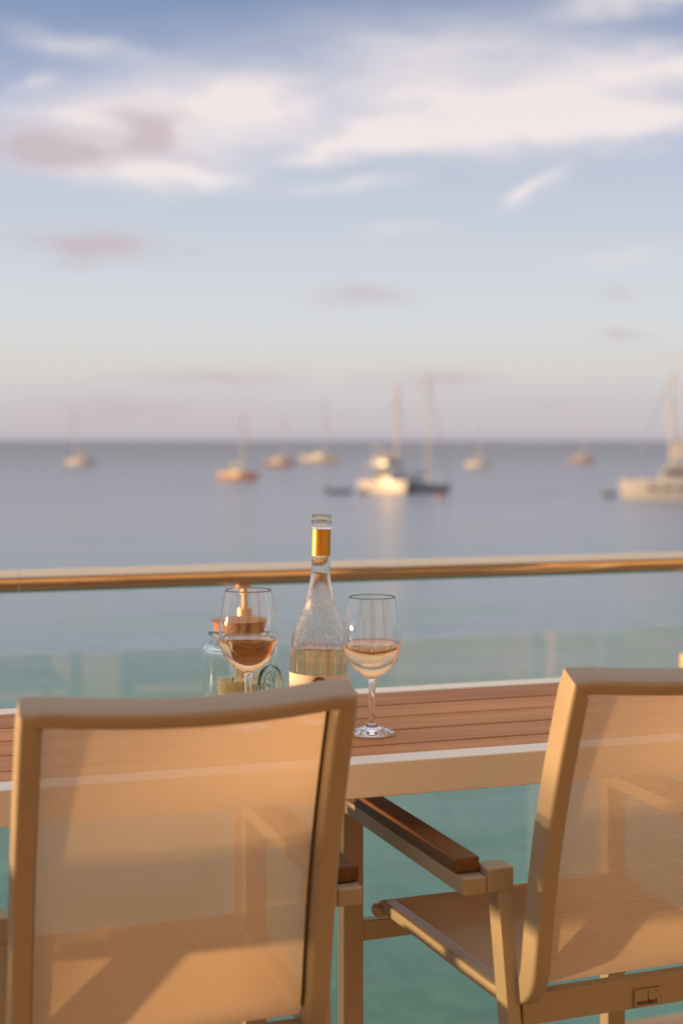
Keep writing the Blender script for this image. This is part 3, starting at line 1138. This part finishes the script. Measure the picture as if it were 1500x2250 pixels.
for (dx, dy, r, h, lb) in ((-0.018, -0.016, 0.0245, 0.046, 'taller pale yellow wax candle inside the greenish jar'),
                           (0.022, 0.012, 0.0265, 0.036, 'shorter pale yellow wax candle at the back of the greenish jar')):
    bm = bmesh.new()
    lathe(bm, smooth_prof([(0.0, 0.0), (r - 0.001, 0.0), (r, 0.002), (r, h - 0.005), (r - 0.003, h), (r - 0.008, h - 0.003), (0.0, h - 0.006)], 3), 40)
    c = empty('candle', (jar.location.x + dx, jar.location.y + dy, jar.location.z + 0.0095))
    link('wax_body', bm, M['wax'], c, True, 50)
    bm = bmesh.new()
    tube(bm, (0, 0, h - 0.006), (0.001, 0, h + 0.004), 0.0009, seg=8)
    link('wick', bm, M['black'], c)
    tag(c, lb, 'candle')


# ------------------------------------------------------------------ boats
def at_sea(px, wy):
    D = 3125 * (H - SEA) / (wy - 970)
    p = W(px, D, drop=0)
    return Vector((p.x, p.y, SEA)), D


def hull_mesh(bm, L, B, F, deep=0.45, n=18, m=9, sheer=0.25, x0=0.0):
    """hull lofted from stern (-L/2) to bow (+L/2), with freeboard F and sheer"""
    rings = []
    for i in range(n + 1):
        f = i / n
        x = -L / 2 + L * f
        half = B / 2 * (0.78 + 0.22 * math.sin(min(f / 0.45, 1) * math.pi / 2)) * (1 - max(0, (f - 0.45) / 0.55) ** 2.1)
        half = max(half, 0.02)
        top = F * (1 + sheer * (f - 0.4) ** 2 * 3)
        bot = -deep * (1 - max(0, (f - 0.6) / 0.4) ** 2) * (0.4 + 0.6 * min(1, f / 0.3))
        ring = []
        for j in range(m + 1):
            a = math.pi * j / m
            y = -half * math.cos(a)
            s = math.sin(a)
            y *= 1.0
            z = top + (bot - top) * s ** 0.6
            yy = (abs(math.cos(a)) ** 0.55) * math.copysign(half, math.cos(a)) * -1
            rake = 0.12 * L * max(0, f - 0.8) * (z - bot) / (top - bot) if f > 0.8 else 0
            ring.append(bm.verts.new((x + rake, yy + x0, z)))
        rings.append(ring)
    for a, b in zip(rings[:-1], rings[1:]):
        for j in range(m):
            bm.faces.new((a[j], a[j + 1], b[j + 1], b[j]))
    for a, b in zip(rings[:-1], rings[1:]):       # deck
        bm.faces.new((a[0], b[0], b[m], a[m]))
    bm.faces.new(rings[0])
    bm.faces.new(rings[-1][::-1])


def house(bm, x0, x1, w0, w1, z0, z1, slope0=0.3, slope1=0.8, bev=0.12):
    """deckhouse with raked front and back"""
    vs_ = [bm.verts.new(c) for c in ((x0, -w0, z0), (x1, -w0, z0), (x1, w0, z0), (x0, w0, z0),
                                     (x0 + slope0, -w1, z1), (x1 - slope1, -w1, z1), (x1 - slope1, w1, z1), (x0 + slope0, w1, z1))]
    fs = [(0, 3, 2, 1), (4, 5, 6, 7), (0, 1, 5, 4), (1, 2, 6, 5), (2, 3, 7, 6), (3, 0, 4, 7)]
    for f in fs:
        bm.faces.new([vs_[i] for i in f])
    es = list({e for v in vs_ for e in v.link_edges})
    bmesh.ops.bevel(bm, geom=es, offset=bev, segments=2, profile=0.5, affect='EDGES')


def rig(root, xm, z0, hm, L, F, boomlen, cover, mr=0.11):
    bm = bmesh.new()
    tube(bm, (xm, 0, z0), (xm, 0, hm), mr, mr * 0.7, 12)
    mast = link('mast', bm, M['mast'], root, True, 40)
    for f in (0.45, 0.72):
        bm = bmesh.new()
        w = 1.0 * (1.15 - f)
        tube(bm, (xm, -w, hm * f), (xm, w, hm * f), 0.035, seg=8)
        link('spreader', bm, M['mast'], mast, True, 40)
    bm = bmesh.new()
    tube(bm, (xm - 0.1, 0, z0 + 1.35), (xm - boomlen, 0, z0 + 1.4), 0.075, seg=10)
    boom = link('boom', bm, M['mast'], root, True, 40)
    bm = bmesh.new()
    lathe(bm, smooth_prof([(0.0, 0.0), (0.14, 0.2), (0.24, boomlen * 0.25), (0.20, boomlen * 0.7), (0.07, boomlen * 0.93), (0.0, boomlen * 0.95)], 4), 14)
    bmesh.ops.transform(bm, verts=bm.verts, matrix=Matrix.Translation((xm - 0.12, 0, z0 + 1.62)) @ Matrix.Rotation(R(-90), 4, 'Y'))
    link('furled_sail', bm, cover, boom, True)
    bm = bmesh.new()
    tube(bm, (xm, 0, hm - 0.3), (L * 0.5, 0, F + 0.2), 0.05, 0.07, 8)
    link('forestay', bm, M['wire'], root, True)
    bm = bmesh.new()
    tube(bm, (xm, 0, hm - 0.1), (-L * 0.49, 0, F), 0.022, seg=6)
    link('backstay', bm, M['wire'], root, True)
    for s in (-1, 1):
        bm = bmesh.new()
        tube(bm, (xm, 0, hm * 0.95), (xm - 0.2, s * L * 0.14, F), 0.02, seg=6)
        link('shroud', bm, M['wire'], root, True)


def sailboat(px, wy, wpx, heading, hullmat, mast_py, label, cover=None):
    loc, D = at_sea(px, wy)
    rz = heading
    L = wpx / 3125 * D / max(0.35, abs(math.cos(heading + YAW)))
    B, F = L * 0.30, L * 0.105 + 0.15
    hm = (wy - mast_py) / 3125 * D
    root = empty('sailboat', loc, rz)
    tag(root, label, 'sailboat', 'boats anchored in the bay')
    bm = bmesh.new()
    hull_mesh(bm, L, B, F)
    link('hull', bm, hullmat, root, True, 45)
    bm = bmesh.new()
    house(bm, -L * 0.14, L * 0.22, B * 0.30, B * 0.24, F * 0.9, F + L * 0.055 + 0.25, 0.15, L * 0.07)
    cab = link('cabin', bm, M['hull_white'], root, True, 40)
    for s in (-1, 1):
        for k in range(3):
            bm = bmesh.new()
            xc = -L * 0.07 + k * L * 0.075
            box(bm, xc - L * 0.022, xc + L * 0.022, s * B * 0.272 - 0.06, s * B * 0.272 + 0.06, F + L * 0.022, F + L * 0.022 + 0.22, 0.03)
            link('window', bm, M['glassdark'], cab)
    bm = bmesh.new()
    house(bm, -L * 0.27, -L * 0.12, B * 0.30, B * 0.22, F + 0.25, F + 1.35, 0.15, 0.35)
    link('spray_hood', bm, cover or M['sailcover'], root, True, 40)
    bm = bmesh.new()
    for s in (-1, 1):
        tube(bm, (-L * 0.48, s * B * 0.34, F), (-L * 0.48, s * B * 0.34, F + 0.75), 0.025, seg=6)
        tube(bm, (-L * 0.48, s * B * 0.34, F + 0.74), (-L * 0.33, s * B * 0.40, F + 0.72), 0.025, seg=6)
    tube(bm, (-L * 0.48, -B * 0.34, F + 0.74), (-L * 0.48, B * 0.34, F + 0.74), 0.025, seg=6)
    link('pushpit', bm, M['steel_post'], root, True)
    rig(root, L * 0.10, F + L * 0.04, hm, L, F, L * 0.36, cover or M['sailcover'], 0.12 + 0.006 * L)
    return root


HDG = R(200)   # bows roughly away to the left of the picture, as boats lie to the same wind
sailboat(172, 1022, 66, R(124), M['hull_white'], 895, 'small white sailboat, leftmost in the bay')
sailboat(526, 1054, 84, R(-60), M['hull_red'], 905, 'sailboat with red orange hull, nearest of the small ones')
sailboat(617, 1023, 62, R(-58), M['hull_rose'], 905, 'small dull pink sailboat just right of the red orange one')
sailboat(705, 1016, 76, R(-66), M['hull_white'], 880, 'white sailboat with dark canvas just right of the dull pink one', M['cover_blue'])
sailboat(1050, 1027, 48, R(-62), M['hull_white'], 930, 'small distant white sailboat right of the big catamaran')
sailboat(1278, 1016, 44, R(-58), M['hull_rose'], 930, 'tiny pinkish sailboat close to the horizon at right')
sailboat(930, 1082, 110, R(-40), M['hull_dark'], 815, 'dark hulled sailboat lying against the big white catamaran', M['cover_blue'])


def catamaran(px, wy, L, heading, mast_py, label, fly=False, zs=1.3):
    loc, D = at_sea(px, wy)
    root = empty('catamaran', loc, heading)
    tag(root, label, 'catamaran', 'boats anchored in the bay')
    root.scale = (1, 1, zs)
    B = L * 0.52
    F = 1.55
    hm = (wy - mast_py) / 3125 * D / zs
    for s in (-1, 1):
        bm = bmesh.new()
        hull_mesh(bm, L, L * 0.13, F, 0.5, 18, 9, 0.12, s * B * 0.40)
        h = link('hull', bm, M['hull_white'], root, True, 45)
        bm = bmesh.new()
        for k in range(3):
            xc = -L * 0.15 + k * L * 0.15
            box(bm, xc - L * 0.05, xc + L * 0.05, s * (B * 0.40 + L * 0.0655) - 0.02, s * (B * 0.40 + L * 0.0655) + 0.02, 0.85, 1.12)
        link('hull_window', bm, M['glassdark'], h)
    bm = bmesh.new()
    house(bm, -L * 0.42, L * 0.20, B * 0.40, B * 0.38, 0.8, F + 0.12, 0.1, 0.3)
    link('bridge_deck', bm, M['hull_white'], root, True, 40)
    bm = bmesh.new()
    house(bm, -L * 0.24, L * 0.16, B * 0.33, B * 0.27, F + 0.05, F + 1.55, 0.2, L * 0.09)
    cab = link('saloon', bm, M['hull_white'], root, True, 40)
    for s in (-1, 1):
        for k in range(3):
            bm = bmesh.new()
            xc = -L * 0.16 + k * L * 0.095
            box(bm, xc - L * 0.04, xc + L * 0.04, s * B * 0.312 - 0.09, s * B * 0.312 + 0.09, F + 0.62, F + 1.08, 0.03)
            link('window', bm, M['glassdark'], cab)
    bm = bmesh.new()
    box(bm, -L * 0.243, -L * 0.20, -B * 0.25, B * 0.25, F + 0.35, F + 1.25, 0.03)
    link('saloon_door', bm, M['glassdark'], cab)
    bm = bmesh.new()
    house(bm, -L * 0.44, L * 0.02, B * 0.36, B * 0.35, F + 1.95, F + 2.15, 0.05, 0.1, 0.05)
    top = link('hardtop', bm, M['hull_white'], root, True, 40)
    for x in (-L * 0.42, -L * 0.18):
        for s in (-1, 1):
            bm = bmesh.new()
            tube(bm, (x, s * B * 0.33, F), (x, s * B * 0.33, F + 2.0), 0.06, seg=8)
            link('stanchion', bm, M['steel_post'], root, True)
    if fly:
        bm = bmesh.new()
        house(bm, -L * 0.36, L * 0.03, B * 0.27, B * 0.24, F + 2.1, F + 3.1, 0.2, 0.9)
        link('flybridge', bm, M['hull_white'], top, True, 40)
        bm = bmesh.new()
        house(bm, -L * 0.36, -L * 0.05, B * 0.26, B * 0.25, F + 4.2, F + 4.35, 0.05, 0.1, 0.04)
        link('flybridge_awning', bm, M['hull_white'], top, True, 40)
        for s in (-1, 1):
            for x in (-L * 0.34, -L * 0.07):
                bm = bmesh.new()
                tube(bm, (x, s * B * 0.22, F + 2.1), (x, s * B * 0.22, F + 4.25), 0.05, seg=8)
                link('awning_pole', bm, M['steel_post'], top, True)
    rig(root, L * 0.06, F + 1.5, hm, L, F, L * 0.38, M['sailcover'], 0.24)
    return root


catamaran(866, 1084, 12.0, R(-72), 845, 'big white catamaran with dark windows beyond the bottle', True)
catamaran(1488, 1098, 15.0, R(128), 812, 'white flybridge catamaran cut off by the right edge of the picture', True, 1.7)


def dinghy(px, wy, L, heading, label):
    loc, D = at_sea(px, wy)
    root = empty('dinghy', loc, heading)
    tag(root, label, 'dinghy', 'dinghies on the water')
    path, nor = [], []
    for s in (-1, 1):
        pts = []
        for k in range(9):
            f = k / 8
            pts.append(Vector((-L / 2 + L * 0.72 * f, s * L * 0.21, 0.32 + 0.04 * f)))
        for k in range(1, 7):
            a = R(90 * k / 6)
            pts.append(Vector((L * 0.22 + L * 0.28 * math.sin(a), s * L * 0.21 * math.cos(a), 0.36 + 0.2 * k / 6)))
        path = pts if s == -1 else path + list(reversed(pts[:-1]))
    nor = [Vector((0, 0, 1))] * len(path)
    bm = bmesh.new()
    sweep(bm, path, nor, [(0.24 * math.cos(R(36 * k)), 0.24 * math.sin(R(36 * k))) for k in range(10)])
    link('tube', bm, M['rubber'], root, True, 50)
    bm = bmesh.new()
    hull_mesh(bm, L * 0.86, L * 0.40, 0.22, 0.15, 10, 7, 0.1)
    link('hull', bm, M['rubber'], root, True, 45)
    bm = bmesh.new()
    box(bm, -L * 0.12, 0.02, -L * 0.19, L * 0.19, 0.40, 0.46, 0.02)
    link('seat', bm, M['sailcover'], root)
    bm = bmesh.new()
    house(bm, -L * 0.56, -L * 0.44, 0.17, 0.14, 0.45, 1.05, 0.05, 0.05, 0.05)
    tube(bm, (-L * 0.5, 0, 0.5), (-L * 0.5, 0, -0.3), 0.07, seg=8)
    link('outboard_motor', bm, M['black'], root, True, 40)
    return root


dinghy(745, 1083, 4.2, R(-20), 'dark grey inflatable dinghy on the water just left of the big catamaran')
dinghy(1336, 1090, 2.6, R(20), 'small pale grey dinghy at the stern of the flybridge catamaran')

loc, D = at_sea(966, 1096)
by = empty('mooring_buoy', loc)
tag(by, 'small orange mooring buoy right of the dark hulled sailboat', 'buoy')
bm = bmesh.new()
lathe(bm, smooth_prof([(0.0, -0.25), (0.28, -0.2), (0.42, 0.12), (0.36, 0.48), (0.16, 0.78), (0.08, 0.85), (0.0, 0.86)], 5), 24)
link('float', bm, M['buoy'], by, True)
bm = bmesh.new()
tube(bm, (0, 0, 0.84), (0, 0, 1.25), 0.04, seg=8)
link('ring_post', bm, M['steel_post'], by, True)
